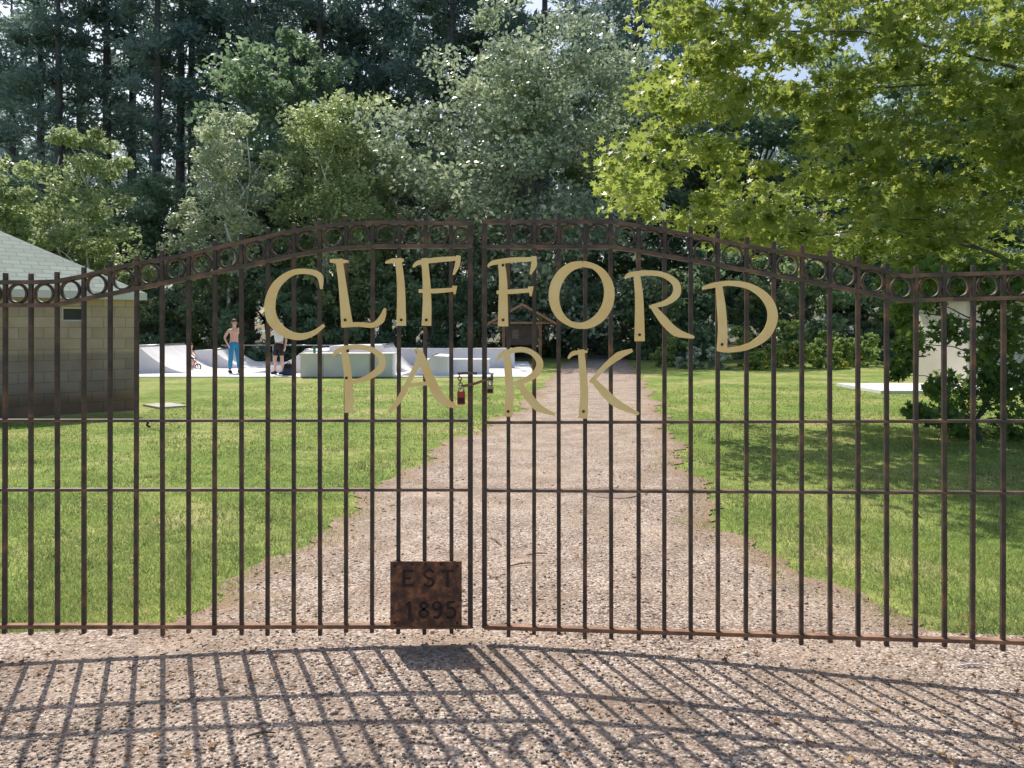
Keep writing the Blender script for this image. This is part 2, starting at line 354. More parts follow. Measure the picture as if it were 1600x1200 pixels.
o=link('fallen_leaves',mesh_np('fallen',V,kk,M['dry'])); tag(o,'small brown dry leaves scattered over gravel and lawn','fallen leaves',kind='stuff')
N=200; yy=rng.uniform(5,18,N); xx=(rng.random(N)*2-1)*yy*.72; k=~inpath(xx,yy,-.1); xx,yy=xx[k],yy[k]
c=np.stack([xx,yy,gz(xx,yy)+.05],-1); V,kk=cards(c,rng.uniform(.016,.03,len(xx)),OV,6,6,.1)
o=link('lawn_flowers',mesh_np('dand',V,kk,M['flower'])); tag(o,'tiny yellow flowers dotted through the lawn','flowers',kind='stuff')
for i,(px,py,ln,an) in enumerate([(1520,1022,.17,.05),(775,850,.22,-1.2),(815,887,.18,.4),(410,1150,.1,.2),(840,870,.15,.3)]):
    Yd=F*HC/(py-512); Xd=(px-800)/F*Yd; z=float(gz(Xd,Yd))+.02
    b=MB(); b.tube([(Xd-ln/2*math.cos(an),Yd-ln/2*math.sin(an),z),(Xd,Yd+.012,z+.004),(Xd+ln/2*math.cos(an),Yd+ln/2*math.sin(an),z)],[.004,.005,.003],6)
    tag(b.build('twig',M['concrete'] if i==0 else M['darkwood']),['pale dry twig on gravel under the right end of the gate','long twig lying on the path just behind the gate, leftmost of three','twig on the path behind the gate, lowest of three','short twig on foreground gravel at lower left','twig on the path behind the gate, rightmost of three'][i],'twig')

# ------------------------------------------------------------------ the gate
A0=np.array((-.139,3.985)); B0=np.array((2.307,3.70)); DV=B0-A0; NR=np.array((DV[1],-DV[0]))/np.linalg.norm(DV)
def mapL(px,py,off=0):
    Y=3.985; return ((px-800)/F*Y, Y-off, HC-(py-HY)*Y/F)
def mapR(px,py,off=0):
    k=(px-800)/F; s=(k*A0[1]-A0[0])/(DV[0]-k*DV[1]); p=A0+DV*s
    return (p[0]+NR[0]*off,p[1]+NR[1]*off,HC-(py-HY)*p[1]/F)
LU=[(-262,442),(60,441),(88,440),(125,433),(205,414),(290,399),(370,381),(450,363),(530,351),(600,348),(738,350)]
LL=[(-262,476),(60,477),(88,477),(125,469),(205,453),(290,436),(370,419),(450,401),(530,388),(600,385),(738,385)]
RU=[(754,347),(950,347),(990,352),(1040,361),(1120,376),(1200,391),(1290,404),(1380,423),(1412,432),(1440,430),(1600,426),(1840,420)]
RL=[(754,386),(950,386),(990,391),(1040,400),(1120,414),(1200,429),(1290,445),(1380,463),(1412,470),(1440,469),(1600,465),(1840,460)]
def ip(L,x): return float(np.interp(x,[p[0] for p in L],[p[1] for p in L]))
lb=[8+41*i for i in range(-6,18)]
rb=[795,835,873,914,955,997,1038,1080,1122,1166,1209,1252,1297,1341,1386,1430,1475,1520,1567,1613,1661,1709,1757,1806]
def leaf(side):
    mp,U,Lo,bars=(mapL,LU,LL,lb) if side<0 else (mapR,RU,RL,rb)
    hinge=-262 if side<0 else 1840; stile=735 if side<0 else 757
    base=mp(hinge,990); org=(base[0],base[1],0)
    root=thing('gate_leaf','left half of the iron gate, with letters CLIF, PA and a rusty plate' if side<0 else 'right half of the iron gate, with letters FORD and RK','gate',org)
    bot=lambda x: 978 if side<0 else 978+25*(x-765)/835
    for x in bars:
        j=random.uniform(-1,1); t=ip(U,x)-14+random.uniform(-1,1); bt=bot(x)+13+random.uniform(-3,3)
        p0=mp(x+j,bt); p1=mp(x+random.uniform(-1.2,1.2),t); b=MB(org)
        h=.0098; vs=[]
        for p in(p0,p1):
            for dx,dy in((-h,-h),(h,-h),(h,h),(-h,h)): vs.append((p[0]+dx,p[1]+dy,p[2]))
        b.add(vs,[(3,2,1,0),(4,5,6,7),(0,1,5,4),(1,2,6,5),(2,3,7,6),(3,0,4,7)]); o=b.build('bar',M['iron'],root); md=o.modifiers.new('b','BEVEL'); md.width=.0022; md.segments=2
    for x in(stile,hinge):
        p0=mp(x,bot(x)+3); p1=mp(x,ip(U,x)-3); b=MB(org); b.box(((p0[0]+p1[0])/2,p0[1],(p0[2]+p1[2])/2),(.025,.026,p1[2]-p0[2])); o=b.build('stile',M['iron'],root); md=o.modifiers.new('b','BEVEL'); md.width=.0022; md.segments=2
    x0,x1=sorted((hinge,stile))
    for yl,yr,hh,mt in((978,1003,6,'rust'),(765,771,4.3,'rail'),(657,657,4.3,'rail')):
        pts=[(x0,yl),(x1,yl)] if side<0 else [(x0,yl+(1 if yl!=657 else 3)),(x1,yr+(7 if yl==978 else 0))]
        b=MB(org); b.stroke(pts,hh,mp,.0165,-.0165,False); b.build('rail',M[mt],root,label='rusty orange bottom rail' if yl==978 else None)
    for P in(U,Lo):
        b=MB(org); b.stroke(P,6.2,mp,.0175,-.0175,False); b.build('curved_rail',M['rail'],root)
    allx=sorted(bars+[stile])
    for a,c in zip(allx[:-1],allx[1:]):
        if side>0 and a==757: continue
        cx=(a+c)/2; yu=ip(U,cx)+3; yl=ip(Lo,cx)-3
        r=min((c-a)/2-3.0,(yl-yu)/2+.8)
        b=MB(org); b.ring(cx,(yu+yl)/2,r,r-2.8,mp,.012,-.012); b.build('ring',M['iron'],root,True)
    return root,org,mp
gl,orgL,_=leaf(-1); gr,orgR,_=leaf(1)
def letter(ch,strokes,side):
    mp=mapL if side<0 else mapR; org=orgL if side<0 else orgR; root=gl if side<0 else gr
    b=MB(org)
    for i,(pts,wd) in enumerate(strokes):
        f=.0245+.0013*i; b.stroke(pts,[w_*.9 for w_ in wd],mp,f,.0185-.0004*i)
    b.build('letter',M['gold'],root,label='gold letter '+ch)
letter('C',[([(504,452),(501,432),(484,425),(458,427),(434,446),(424,474),(428,500),(446,519),(470,526),(492,520),(508,508)],[4,11,9,10,15,19,19,15,12,9,5])],-1)
letter('L',[([(517,408),(532,409),(546,409)],[6,9,3]),([(531,405),(536,440),(540,475),(544,510)],[12,13,16,21]),([(536,508),(562,507),(584,508),(597,499),(603,482)],[9,8,9,12,4])],-1)
letter('I',[([(603,411),(615,408),(632,407)],[3,9,5]),([(623,404),(627,440),(628,475),(628,509)],[11,13,15,17])],-1)
letter('F',[([(646,418),(655,411),(680,407),(706,405),(720,404)],[3,8,9,8,6]),([(664,404),(667,440),(668,475),(667,509)],[11,13,15,17]),([(655,455),(680,455),(709,453)],[6,8,7]),([(717,400),(715,415),(709,430)],[8,9,3]),([(711,447),(711,460)],[9,3])],-1)
letter('F',[([(763,417),(772,411),(800,407),(822,406),(838,405)],[3,8,9,8,6]),([(784,406),(787,440),(787,475),(787,510)],[11,14,16,18]),([(777,457),(800,456),(829,454)],[6,8,7]),([(835,401),(835,415),(829,429)],[8,10,3]),([(830,448),(830,463)],[10,3])],1)
cx,cy=909,461; oo=[];ow=[]
for k in range(17):
    a=2*PI*k/16-PI/2; oo.append((cx+43*math.cos(a)-2*math.sin(a),cy+48*math.sin(a))); ow.append(8+11*abs(math.cos(a-.25)))
letter('O',[(oo,ow)],1)
letter('R',[([(976,436),(984,430),(1010,427),(1036,430),(1055,443),(1056,460),(1040,473),(1014,480)],[3,9,9,9,13,14,10,5]),([(994,426),(998,460),(999,495),(999,533)],[11,14,16,18]),([(1018,477),(1036,500),(1056,519),(1084,527)],[8,15,15,4])],1)
letter('D',[([(1096,452),(1110,447),(1140,443),(1172,449),(1197,468),(1206,495),(1195,523),(1168,541),(1138,547),(1120,546)],[3,9,9,11,16,18,16,11,8,6]),([(1122,445),(1126,480),(1128,515),(1127,548)],[11,15,16,18])],1)
letter('P',[([(522,556),(530,548),(556,542),(582,546),(598,560),(594,577),(572,591),(548,597)],[3,9,9,9,12,13,9,5]),([(538,540),(544,575),(546,610),(547,644)],[11,13,14,16])],-1)
letter('A',[([(660,553),(640,595),(624,625),(609,644)],[10,9,10,5]),([(648,550),(656,551),(672,590),(690,622),(716,636)],[5,12,16,17,4]),([(628,606),(650,600),(682,598)],[5,7,6])],-1)
letter('R',[([(778,562),(786,553),(812,546),(832,551),(844,566),(838,583),(820,594),(800,599)],[3,9,9,9,12,13,9,5]),([(792,546),(795,580),(797,615),(794,650)],[11,13,14,16]),([(810,596),(826,618),(842,636),(868,647)],[8,14,14,4])],1)
letter('K',[([(888,560),(896,552),(918,549)],[3,8,4]),([(908,546),(911,580),(913,615),(911,653)],[11,13,14,16]),([(988,547),(966,556),(945,573),(922,597)],[5,13,9,6]),([(926,592),(944,612),(964,630),(998,646)],[8,14,15,4])],1)
for side,pts in((-1,[(543,590),(628,500),(667,500),(541,500),(545,548)]),(1,[(787,415),(787,500),(795,642),(912,642),(999,523),(1127,538)])):
    mp=mapL if side<0 else mapR
    for x,y in pts:
        b=MB(orgL if side<0 else orgR); b.ring(x,y,2.2,.4,mp,.030,.02,8); b.build('bolt',M['darkiron'],gl if side<0 else gr)
b=MB(orgL); b.stroke([(666.5,875),(666.5,977)],111,mapL,.0255,.0195,False); plate=b.build('plate',M['plate'],gl,label='rusty square plate reading EST 1895')
def raised(strokes):
    b=MB(orgL)
    for i,(p,w) in enumerate(strokes): b.stroke(p,w*.85,mapL,.0285+.0005*i,.0245,len(p)>2)
    b.build('raised_letter',M['darkiron'],plate)
raised([([(632,888),(632,914)],5),([(630,890),(646,890)],4),([(630,901),(643,901)],4),([(630,912),(647,912)],4)])
raised([([(679,892),(671,888),(664,893),(668,900),(676,903),(678,909),(671,914),(663,911)],4.5)])
raised([([(700,888),(700,915)],5),([(690,890),(710,890)],4)])
raised([([(641,937),(641,963)],5),([(636,942),(642,938)],4)])
raised([([(663,938),(657,943),(663,949),(670,955),(663,962),(656,955),(663,949),(669,943),(663,938)],4.2)])
raised([([(690,945),(683,950),(677,944),(683,938),(690,943),(690,954),(684,962),(678,961)],4.2)])
raised([([(711,938),(700,938)],4),([(701,937),(700,948)],4),([(699,948),(707,947),(712,954),(707,962),(698,961)],4.2)])
for x,y in((618,882),(715,882),(618,970),(715,970),(666,879),(645,879),(690,879)):
    b=MB(orgL); b.ring(x,y,2.2,.3,mapL,.029,.0245,8); b.build('rivet',M['darkiron'],plate)
b=MB(orgL); b.stroke([(716,583),(730,582),(746,583)],[4,3.5,4],mapL,.045,.034,False); b.build('latch_plate',M['rail'],gl)
b=MB(orgR); b.stroke([(726,602),(742,599),(773,589)],4,mapR,.062,.054,False); b.stroke([(771,584),(771,598)],3.5,mapR,.063,.053,False); b.build('latch_bar',M['rust'],gr)
def padlock(px,py,wd,ht,mat,label,mapf):
    p=mapf(px,py,.075); r=thing('padlock',label,'padlock',p); s=3.985/F; W=wd*s; Hh=ht*s
    b=MB(); b.box((0,0,-Hh*.5),(W,.02,Hh)); o=b.build('body',mat,r); md=o.modifiers.new('b','BEVEL'); md.width=.004; md.segments=2
    b=MB(); pts=[(-W*.3,0,0)]+[(W*.3*math.cos(PI-PI*i/8),0,.012+W*.3*math.sin(PI-PI*i/8)) for i in range(9)]+[(W*.3,0,0)]
    b.tube(pts,.0035,8); b.build('shackle',M['steel'],r,True)
    b=MB(); b.box((0,-.011,-Hh*.66),(W*.8,.003,Hh*.42)); b.build('keyhole_plate',M['black'],r)
padlock(722,610,12,20,M['red'],'red padlock hanging at the middle of the gate',mapL)
padlock(769,600,10,13,M['brass'],'small brass padlock on the right end of the latch',mapR)
for i in range(5):
    p=mapL(719+i*.6,586+i*4.4,.06); b=MB(); b.torus((0,0,0),.009,.0025,'y' if i%2 else 'x',14,6); o=b.build('chain_link',M['darkiron'],None,True); o.location=p
    tag(o,'small dark chain link above the red padlock','chain link','chain links holding the red padlock')
p=mapL(236,660,.03); b=MB(); b.tube([(p[0],p[1],p[2]+.01),(p[0]-.006,p[1],p[2]-.012),(p[0]+.008,p[1],p[2]-.02)],.006,6); tag(b.build('strap_end',M['black']),'small black strap end hanging on the left upper middle rail','strap')
for mp,px,lab in((mapL,-300,'square dark steel gate post at the left hinge'),(mapR,1885,'square dark steel gate post at the right hinge')):
    p=mp(px,500); r=thing('gate_post',lab,'post',(p[0],p[1],-.2)); b=MB(); b.box((0,0,1.15),(.14,.14,2.3)); b.build('shaft',M['iron'],r)
    b=MB(); b.box((0,0,2.33),(.18,.18,.05),0,(.6,.6)); b.build('cap',M['iron'],r)
    s_=1 if px<0 else -1
    for z in(.6,1.9): b=MB(); b.box((s_*.088,0,z),(.035,.03,.06)); b.build('hinge',M['rail'],r)
Yd=F*HC/(771-512); Xd=(957-800)/F*Yd; b=MB(); b.lathe([(.25,-.01),(.25,.014),(.235,.016),(.225,.011),(.05,.011),(.04,.015),(0.01,.015)],(0,0,0),36)
o=b.build('manhole_cover',M['cover']); o.location=(Xd,Yd,float(gz(Xd,Yd))+.002); tag(o,'round rusty iron manhole cover set in the gravel path','manhole cover')

# ------------------------------------------------------------------ left building
c0=Vector((-7.35,15.4)); d1=Vector((-.714,-.70)); d2=Vector((-.70,.714)); SZ=7.6
m,nt,b,o=newmat('block_wall')
dt=nt.nodes.new('ShaderNodeVectorMath'); dt.operation='DOT_PRODUCT'; dt.inputs[1].default_value=(d1.x,d1.y,0); nt.links.new(coord(nt),dt.inputs[0])
sx=nt.nodes.new('ShaderNodeSeparateXYZ'); nt.links.new(coord(nt),sx.inputs[0]); cb=nt.nodes.new('ShaderNodeCombineXYZ'); nt.links.new(dt.outputs['Value'],cb.inputs[0]); nt.links.new(sx.outputs[2],cb.inputs[1])
br=nt.nodes.new('ShaderNodeTexBrick'); nt.links.new(cb.outputs[0],br.inputs[0]); br.inputs['Scale'].default_value=1; br.inputs['Brick Width'].default_value=.4; br.inputs['Row Height'].default_value=.2; br.inputs['Mortar Size'].default_value=.008
br.inputs['Color1'].default_value=(.60,.46,.35,1); br.inputs['Color2'].default_value=(.48,.37,.28,1); br.inputs['Mortar'].default_value=(.34,.29,.25,1)
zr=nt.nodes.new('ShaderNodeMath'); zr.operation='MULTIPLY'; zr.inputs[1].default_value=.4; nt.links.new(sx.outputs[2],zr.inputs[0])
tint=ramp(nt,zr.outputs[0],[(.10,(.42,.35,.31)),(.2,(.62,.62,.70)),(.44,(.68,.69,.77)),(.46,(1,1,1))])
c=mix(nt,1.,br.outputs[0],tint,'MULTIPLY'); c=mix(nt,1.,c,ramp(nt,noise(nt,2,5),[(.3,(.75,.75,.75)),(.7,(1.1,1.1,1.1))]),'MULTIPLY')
nt.links.new(c,b.inputs['Base Color']); b.inputs['Roughness'].default_value=.9; bump(nt,b,br.outputs['Fac'],-.5,.01)
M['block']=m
m,nt,b,o=newmat('shingles')
br=nt.nodes.new('ShaderNodeTexBrick'); br.inputs['Scale'].default_value=1; br.inputs['Brick Width'].default_value=.3; br.inputs['Row Height'].default_value=.14; br.inputs['Mortar Size'].default_value=.012
mpn=nt.nodes.new('ShaderNodeMapping'); mpn.inputs['Rotation'].default_value=(0,0,math.radians(-44.5)); nt.links.new(coord(nt),mpn.inputs[0]); nt.links.new(mpn.outputs[0],br.inputs[0])
br.inputs['Color1'].default_value=(.29,.36,.31,1); br.inputs['Color2'].default_value=(.225,.285,.245,1); br.inputs['Mortar'].default_value=(.17,.20,.18,1)
nt.links.new(br.outputs[0],b.inputs['Base Color']); b.inputs['Roughness'].default_value=.85; M['shingle']=m
bl=thing('block_building','low block building with a pale green shingle roof at the left edge','building',(c0.x,c0.y,0))
org=(c0.x,c0.y,0)
def q2(a,bv,z): p=c0+d1*a+d2*bv; return (p.x,p.y,z)
b=MB(org)
WZ=2.14; w0,w1,wz0,wz1=.93,1.30,1.72,1.98
def wallquad(a0,a1,z0,z1): b.add([q2(a0,0,z0),q2(a1,0,z0),q2(a1,0,z1),q2(a0,0,z1)],[(0,1,2,3)])
wallquad(0,w0,-.1,WZ); wallquad(w1,SZ,-.1,WZ); wallquad(w0,w1,-.1,wz0); wallquad(w0,w1,wz1,WZ)
for (p,q_) in(((w0,wz0),(w1,wz0)),((w1,wz0),(w1,wz1)),((w1,wz1),(w0,wz1)),((w0,wz1),(w0,wz0))):
    b.add([q2(p[0],0,p[1]),q2(q_[0],0,q_[1]),q2(q_[0],.12,q_[1]),q2(p[0],.12,p[1])],[(0,1,2,3)])
b.add([q2(0,0,-.1),q2(0,SZ,-.1),q2(0,SZ,WZ),q2(0,0,WZ)],[(0,1,2,3)])
b.add([q2(SZ,0,-.1),q2(SZ,SZ,-.1),q2(SZ,SZ,WZ),q2(SZ,0,WZ)],[(0,1,2,3)])
b.add([q2(0,SZ,-.1),q2(SZ,SZ,-.1),q2(SZ,SZ,WZ),q2(0,SZ,WZ)],[(0,1,2,3)])
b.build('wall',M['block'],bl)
b=MB(org); b.add([q2(w0,.1,wz0),q2(w1,.1,wz0),q2(w1,.1,wz1),q2(w0,.1,wz1)],[(0,1,2,3)]); wn=b.build('window',M['glass'],bl)
b=MB(org); rz=math.atan2(d1.y,d1.x); 
for a,z,l_,h_ in(((w0+w1)/2,wz0+.012,w1-w0,.03),((w0+w1)/2,wz1-.012,w1-w0,.03),(w0+.015,(wz0+wz1)/2,.03,wz1-wz0-.05),(w1-.015,(wz0+wz1)/2,.03,wz1-wz0-.05)):
    p=q2(a,.07,z); b.box(p,(l_,.04,h_),rz)
b.build('frame',M['white'],wn)
E=.15; ap=q2(SZ/2,SZ/2,WZ+2.5)
cn=[(-E,-E),(SZ+E,-E),(SZ+E,SZ+E),(-E,SZ+E)]
b=MB(org); vs=[q2(a,c_,WZ+.13) for a,c_ in cn]+[ap]; b.add(vs,[(0,1,4),(1,2,4),(2,3,4),(3,0,4)]); b.build('roof',M['shingle'],bl)
b=MB(org); vs=[q2(a,c_,WZ+.0) for a,c_ in cn]+[q2(a,c_,WZ+.128) for a,c_ in cn]; b.add(vs,[(0,1,2,3),(0,1,5,4),(1,2,6,5),(2,3,7,6),(3,0,4,7)]); b.build('fascia',M['concrete2'],bl)
b=MB(); b.box((-7.05,16.0,.01),(.55,.9,.05),math.radians(45)); tag(b.build('pavement_slab',M['slab']),kind='structure')

# ------------------------------------------------------------------ right shed
sh=thing('pale_shed','low grey beige shed beyond the sapling at the right','shed',(12.2,21,0))
b=MB(); b.box((3,1.3,1.1),(6,2.6,2.4)); b.build('wall',M['shedwall'],sh)
for cx_,cy_ in((0,0),(6,0)): b=MB(); b.box((cx_,cy_,1.1),(.1,.1,2.39)); b.build('corner_trim',M['shedtrim'],sh)
b=MB(); b.prism([(-.2,2.303),(6.25,2.303),(6.25,2.62),(-.2,2.38)],-.3,2.8); b.build('roof',M['slate'],sh)
b=MB(); b.box((2.6,-.03,1.0),(.95,.05,2.0)); dr=b.build('door',M['shedtrim'],sh)
b=MB(); b.lathe([(.03,0),(.03,.05),(.01,.06)],(2.95,-.06,1.0),10); b.build('handle',M['steel'],dr)
b=MB(); b.box((12.6,20.3,.03),(7.4,2.6,.1)); tag(b.build('concrete_pad',M['concrete']),kind='structure')

# ------------------------------------------------------------------ skate park
b=MB(); b.box((-7.5,31,.0),(16.5,11.4,.06)); tag(b.build('skatepark_floor',M['concrete']),kind='structure')
def qp(name,label,x0,x1,h,y0,y1,plat=.9,mat='concrete',cat='skate ramp'):
    n=12; s=1 if x1>x0 else -1
    pr=[(x0-s*plat,.03),(x0-s*plat,h)]+[(x0+(x1-x0)*i/n, h*(1-i/n)**2+.03) for i in range(n+1)]
    r=thing(name,label,cat,((x0+x1)/2,y0,0),'concrete skate ramps'); b=MB((( x0+x1)/2,y0,0)); b.prism(pr,y0,y1); b.build('ramp_surface',M[mat],r)
    b=MB(((x0+x1)/2,y0,0)); b.tube([(x0,y0+.01,h+.035),(x0,y1-.01,h+.035)],.03,8); b.build('coping',M['steel'],r,True)
    return r
qp('skate_ramp','white concrete quarter pipe farthest left, beside the block building',-12.9,-11.0,.93,27.2,31,1.6)
qp('skate_ramp','small concrete quarter pipe behind the child on the bike',-11.6,-10.0,.72,30.5,33,.7)
qp('skate_ramp','concrete quarter pipe rising to the right behind the man in the pale tee shirt',-7.2,-9.3,.8,27.4,30.5,.7)
bb=thing('concrete_block','long pale concrete block in the middle of the skate park, nearest the lawn','concrete block',(-5.3,25.6,0))
b=MB(); b.box((0,0,.38),(2.95,.8,.70)); b.build('body',M['concrete'],bb); b=MB(); b.box((0,0,.755),(3.02,.88,.05)); b.build('top_slab',M['concrete'],bb)
for x in(-.75,0,.75): b=MB(); b.box((x,-.403,.38),(.012,.01,.66)); b.build('seam',M['slate'],bb)
qp('skate_ramp','taller grey concrete ramp standing behind the long block',-4.6,-3.5,.95,28.0,30.5,1.9,'concrete2')
qp('skate_ramp','concrete ramp sloping down left between the block and the low ledge',-2.6,-3.9,.65,25.8,28.0,.5,'concrete')
lg=thing('concrete_ledge','low concrete ledge at the right end of the skate park','ledge',(-1.9,27.2,0))
b=MB(); b.box((0,0,.25),(2.2,1.0,.45)); b.build('body',M['concrete2'],lg); b=MB(); b.box((0,0,.5),(2.26,1.06,.05)); b.build('cap',M['concrete'],lg)
gl_=thing('low_wall','long low concrete wall along the back right of the skate park','wall',(-2.5,31,0)); b=MB(); b.box((0,0,.38),(5.2,.35,.72)); b.build('body',M['concrete2'],gl_); b=MB(); b.box((0,0,.77),(5.3,.42,.05)); b.build('cap',M['concrete'],gl_)
rl=thing('metal_rail','thin steel rail along the back of the skate park','rail',(-9.2,33.6,0))
b=MB(); b.tube([(-3.2,0,.85),(3.2,0,.85)],.03,8); b.build('handrail',M['steel'],rl,True)
for x in(-3,-1,1,3): b=MB(); b.tube([(x,0,0),(x,0,.84)],.025,8); b.build('post',M['steel'],rl)
b=MB(); b.lathe([(.04,0),(.045,.02),(.045,.16),(.02,.2),(.02,.24)],(0,0,0),12); o=b.build('bottle',M['green'],None,True); o.location=(-6.4,25.5,.78); tag(o,'green bottle standing on the left end of the long concrete block','bottle')
bp=thing('backpack','dark backpack lying on the skate park floor beside the long block','backpack',(-7.35,25.9,.03)); b=MB(); b.box((0,0,.2),(.4,.25,.38),0,(.7,.6)); o=b.build('body',M['black'],bp); md=o.modifiers.new('b','BEVEL'); md.width=.05; md.segments=3
b=MB(); b.box((0,-.14,.14),(.26,.08,.2),0,(.9,.6)); b.build('pocket',M['navy'],bp); b=MB(); b.tube([(-.06,0,.38),(0,0,.45),(.06,0,.38)],.015,6); b.build('handle',M['black'],bp)

# ------------------------------------------------------------------ people
def skinned(name,J,E_,mat,parent,sub=2,scale=1.0):
    names=list(J); me=bpy.data.meshes.new(name); me.from_pydata([Vector(J[n][0])*scale for n in names],[(names.index(a),names.index(c)) for a,c in E_],[])
    o=bpy.data.objects.new(name,me); C.objects.link(o); o.modifiers.new('s','SKIN'); sm=o.modifiers.new('ss','SUBSURF'); sm.levels=sub; sm.render_levels=sub
    for i,n in enumerate(names):
        r=J[n][1]; r=r if hasattr(r,'__len__') else (r,r); me.skin_vertices[0].data[i].radius=(r[0]*scale,r[1]*scale)
    me.skin_vertices[0].data[0].use_root=True
    bpy.context.view_layer.update(); dg=bpy.context.evaluated_depsgraph_get(); nm=bpy.data.meshes.new_from_object(o.evaluated_get(dg)); nm.materials.clear(); nm.materials.append(mat)
    for p in nm.polygons: p.use_smooth=True; p.material_index=0
    bpy.data.objects.remove(o); return link(name,nm,parent)
def person(label,loc,rz,scale,pose,top,bottom,shoe,head,longp,group=None):
    r=thing('person',label,'person',loc,group,rz)
    J={'pelvis':((0,0,.96),(.15,.10)),'waist':((0,0,1.1),(.13,.09)),'chest':((0,.01,1.32),(.165,.105)),'ntop':((0,.0,1.46),(.075,.07)),'neck':((0,-.01,1.52),(.052,.055)),
       'jaw':((0,-.025,1.585),(.062,.075)),'face':((0,-.02,1.655),(.076,.092)),'skull':((0,-.005,1.72),(.064,.08))}
    E_=[('pelvis','waist'),('waist','chest'),('chest','ntop'),('ntop','neck'),('neck','jaw'),('jaw','face'),('face','skull')]
    for s,n in((-1,'l'),(1,'r')):
        P=pose[n]
        J[n+'hip']=((s*.095,0,.9),.088); J[n+'knee']=(P['knee'],.058); J[n+'calf']=(tuple(Vector(P['knee']).lerp(Vector(P['ankle']),.35)),.055); J[n+'ank']=(P['ankle'],.038); a=Vector(P['ankle']); J[n+'toe']=((a.x+s*.02,a.y-.15,.035),(.042,.03))
        J[n+'sh']=((s*.175,.01,1.415),.058); J[n+'elb']=(P['elbow'],.040); J[n+'wr']=(P['wrist'],.026)
        d=(Vector(P['wrist'])-Vector(P['elbow'])).normalized(); pw=Vector(P['wrist'])+d*.075; J[n+'palm']=(tuple(pw),(.034,.018))
        E_+=[('pelvis',n+'hip'),(n+'hip',n+'knee'),(n+'knee',n+'calf'),(n+'calf',n+'ank'),(n+'ank',n+'toe'),('chest',n+'sh'),(n+'sh',n+'elb'),(n+'elb',n+'wr'),(n+'wr',n+'palm')]
        side=d.cross(Vector((1,0,0))).normalized(); nn=Vector((-s,0,0))
        for f in range(4):
            q=pw+side*((f-1.5)*.021)+d*.02; ln=[.065,.078,.072,.055][f]
            J[f'{n}f{f}a']=(tuple(q+d*ln*.5+nn*.006),.009); J[f'{n}f{f}b']=(tuple(q+d*ln+nn*.02),.008); E_+=[(n+'palm',f'{n}f{f}a'),(f'{n}f{f}a',f'{n}f{f}b')]
        q=Vector(P['wrist'])+d*.03; J[n+'t1']=(tuple(q-side*.045+d*.02),.011); J[n+'t2']=(tuple(q-side*.055+d*.055+nn*.01),.009); E_+=[(n+'palm',n+'t1'),(n+'t1',n+'t2')]
    body=skinned('body',J,E_,M['skin'],r,2,scale)
    s=scale
    b=MB(); b.tube([(0,-.108*s,1.665*s),(0,-.128*s,1.64*s),(0,-.118*s,1.625*s)],[.006*s,.014*s,.01*s],8); b.build('nose',M['skin'],body,True)
    for k in(-1,1):
        b=MB(); b.lathe([(.002,-.008),(.009,-.005),(.011,0),(.009,.005),(.002,.008)],(k*.03*s,-.100*s,1.672*s),8); b.build('eye',M['hair'],body,True)
        b=MB(); b.tube([(k*.078*s,-.01*s,1.64*s),(k*.09*s,0,1.66*s),(k*.082*s,0,1.69*s)],[.01*s,.014*s,.01*s],6); b.build('ear',M['skin'],body,True)
    b=MB(); b.tube([(-.022*s,-.098*s,1.603*s),(0,-.106*s,1.6*s),(.022*s,-.098*s,1.603*s)],.006*s,6); b.build('mouth',M['orange'],body,True)
    prof=[(.092,0),(.098,.03),(.09,.065),(.065,.095),(.03,.11),(.005,.113)]
    b=MB(); b.lathe([(q*s,z*s) for q,z in prof],(0,.012*s,1.675*s),18)
    if head=='cap': b.box((0,-.125*s,1.70*s),(.13*s,.1*s,.012*s))
    b.build('cap' if head=='cap' else 'hair',M['navy'] if head=='cap' else M['hair'],r,True)
    J2={'p':((0,0,.97),(.165,.118)),'w':((0,0,1.06),(.15,.108))}; E2=[('p','w')]
    for n,sg in(('l',-1),('r',1)):
        P=pose[n]; J2[n+'h']=((sg*.098,0,.88),.106); 
        kn=Vector(P['knee']); J2[n+'k']=(tuple(kn if longp else Vector((sg*.1,0,.88)).lerp(kn,.8)),.082 if longp else .1); E2+=[('p',n+'h'),(n+'h',n+'k')]
        if longp: J2[n+'a']=(tuple(Vector(P['ankle'])+Vector((0,0,.03))),.064); E2+=[(n+'k',n+'a')]
    skinned('trousers' if longp else 'shorts',J2,E2,bottom,r,2,scale)
    if top:
        J3={'w':((0,0,1.0),(.165,.12)),'m':((0,0,1.18),(.15,.11)),'c':((0,.01,1.34),(.18,.122)),'n':((0,0,1.455),(.088,.082))}; E3=[('w','m'),('m','c'),('c','n')]
        for n,sg in(('l',-1),('r',1)):
            sh_=Vector((sg*.18,.01,1.41)); el=Vector(pose[n]['elbow']); J3[n+'s']=(tuple(sh_),.072); J3[n+'e']=(tuple(sh_.lerp(el,.7)),.062); E3+=[('c',n+'s'),(n+'s',n+'e')]
        skinned('shirt',J3,E3,top,r,2,scale)
    for n in 'lr':
        a=Vector(pose[n]['ankle']); b=MB(); b.tube([((a.x)*s,(a.y+.06)*s,.045*s),((a.x)*s,(a.y)*s,.055*s),((a.x)*s,(a.y-.12)*s,.045*s),((a.x)*s,(a.y-.2)*s,.03*s)],[.04*s,.055*s,.048*s,.03*s],10); b.build('shoe',shoe,r,True)
    return r
pA={'l':dict(knee=(-.12,-.03,.5),ankle=(-.14,.02,.085),elbow=(-.30,.05,1.17),wrist=(-.25,-.1,.97)),'r':dict(knee=(.13,-.02,.5),ankle=(.17,.03,.085),elbow=(.27,.03,1.14),wrist=(.29,-.03,.9))}
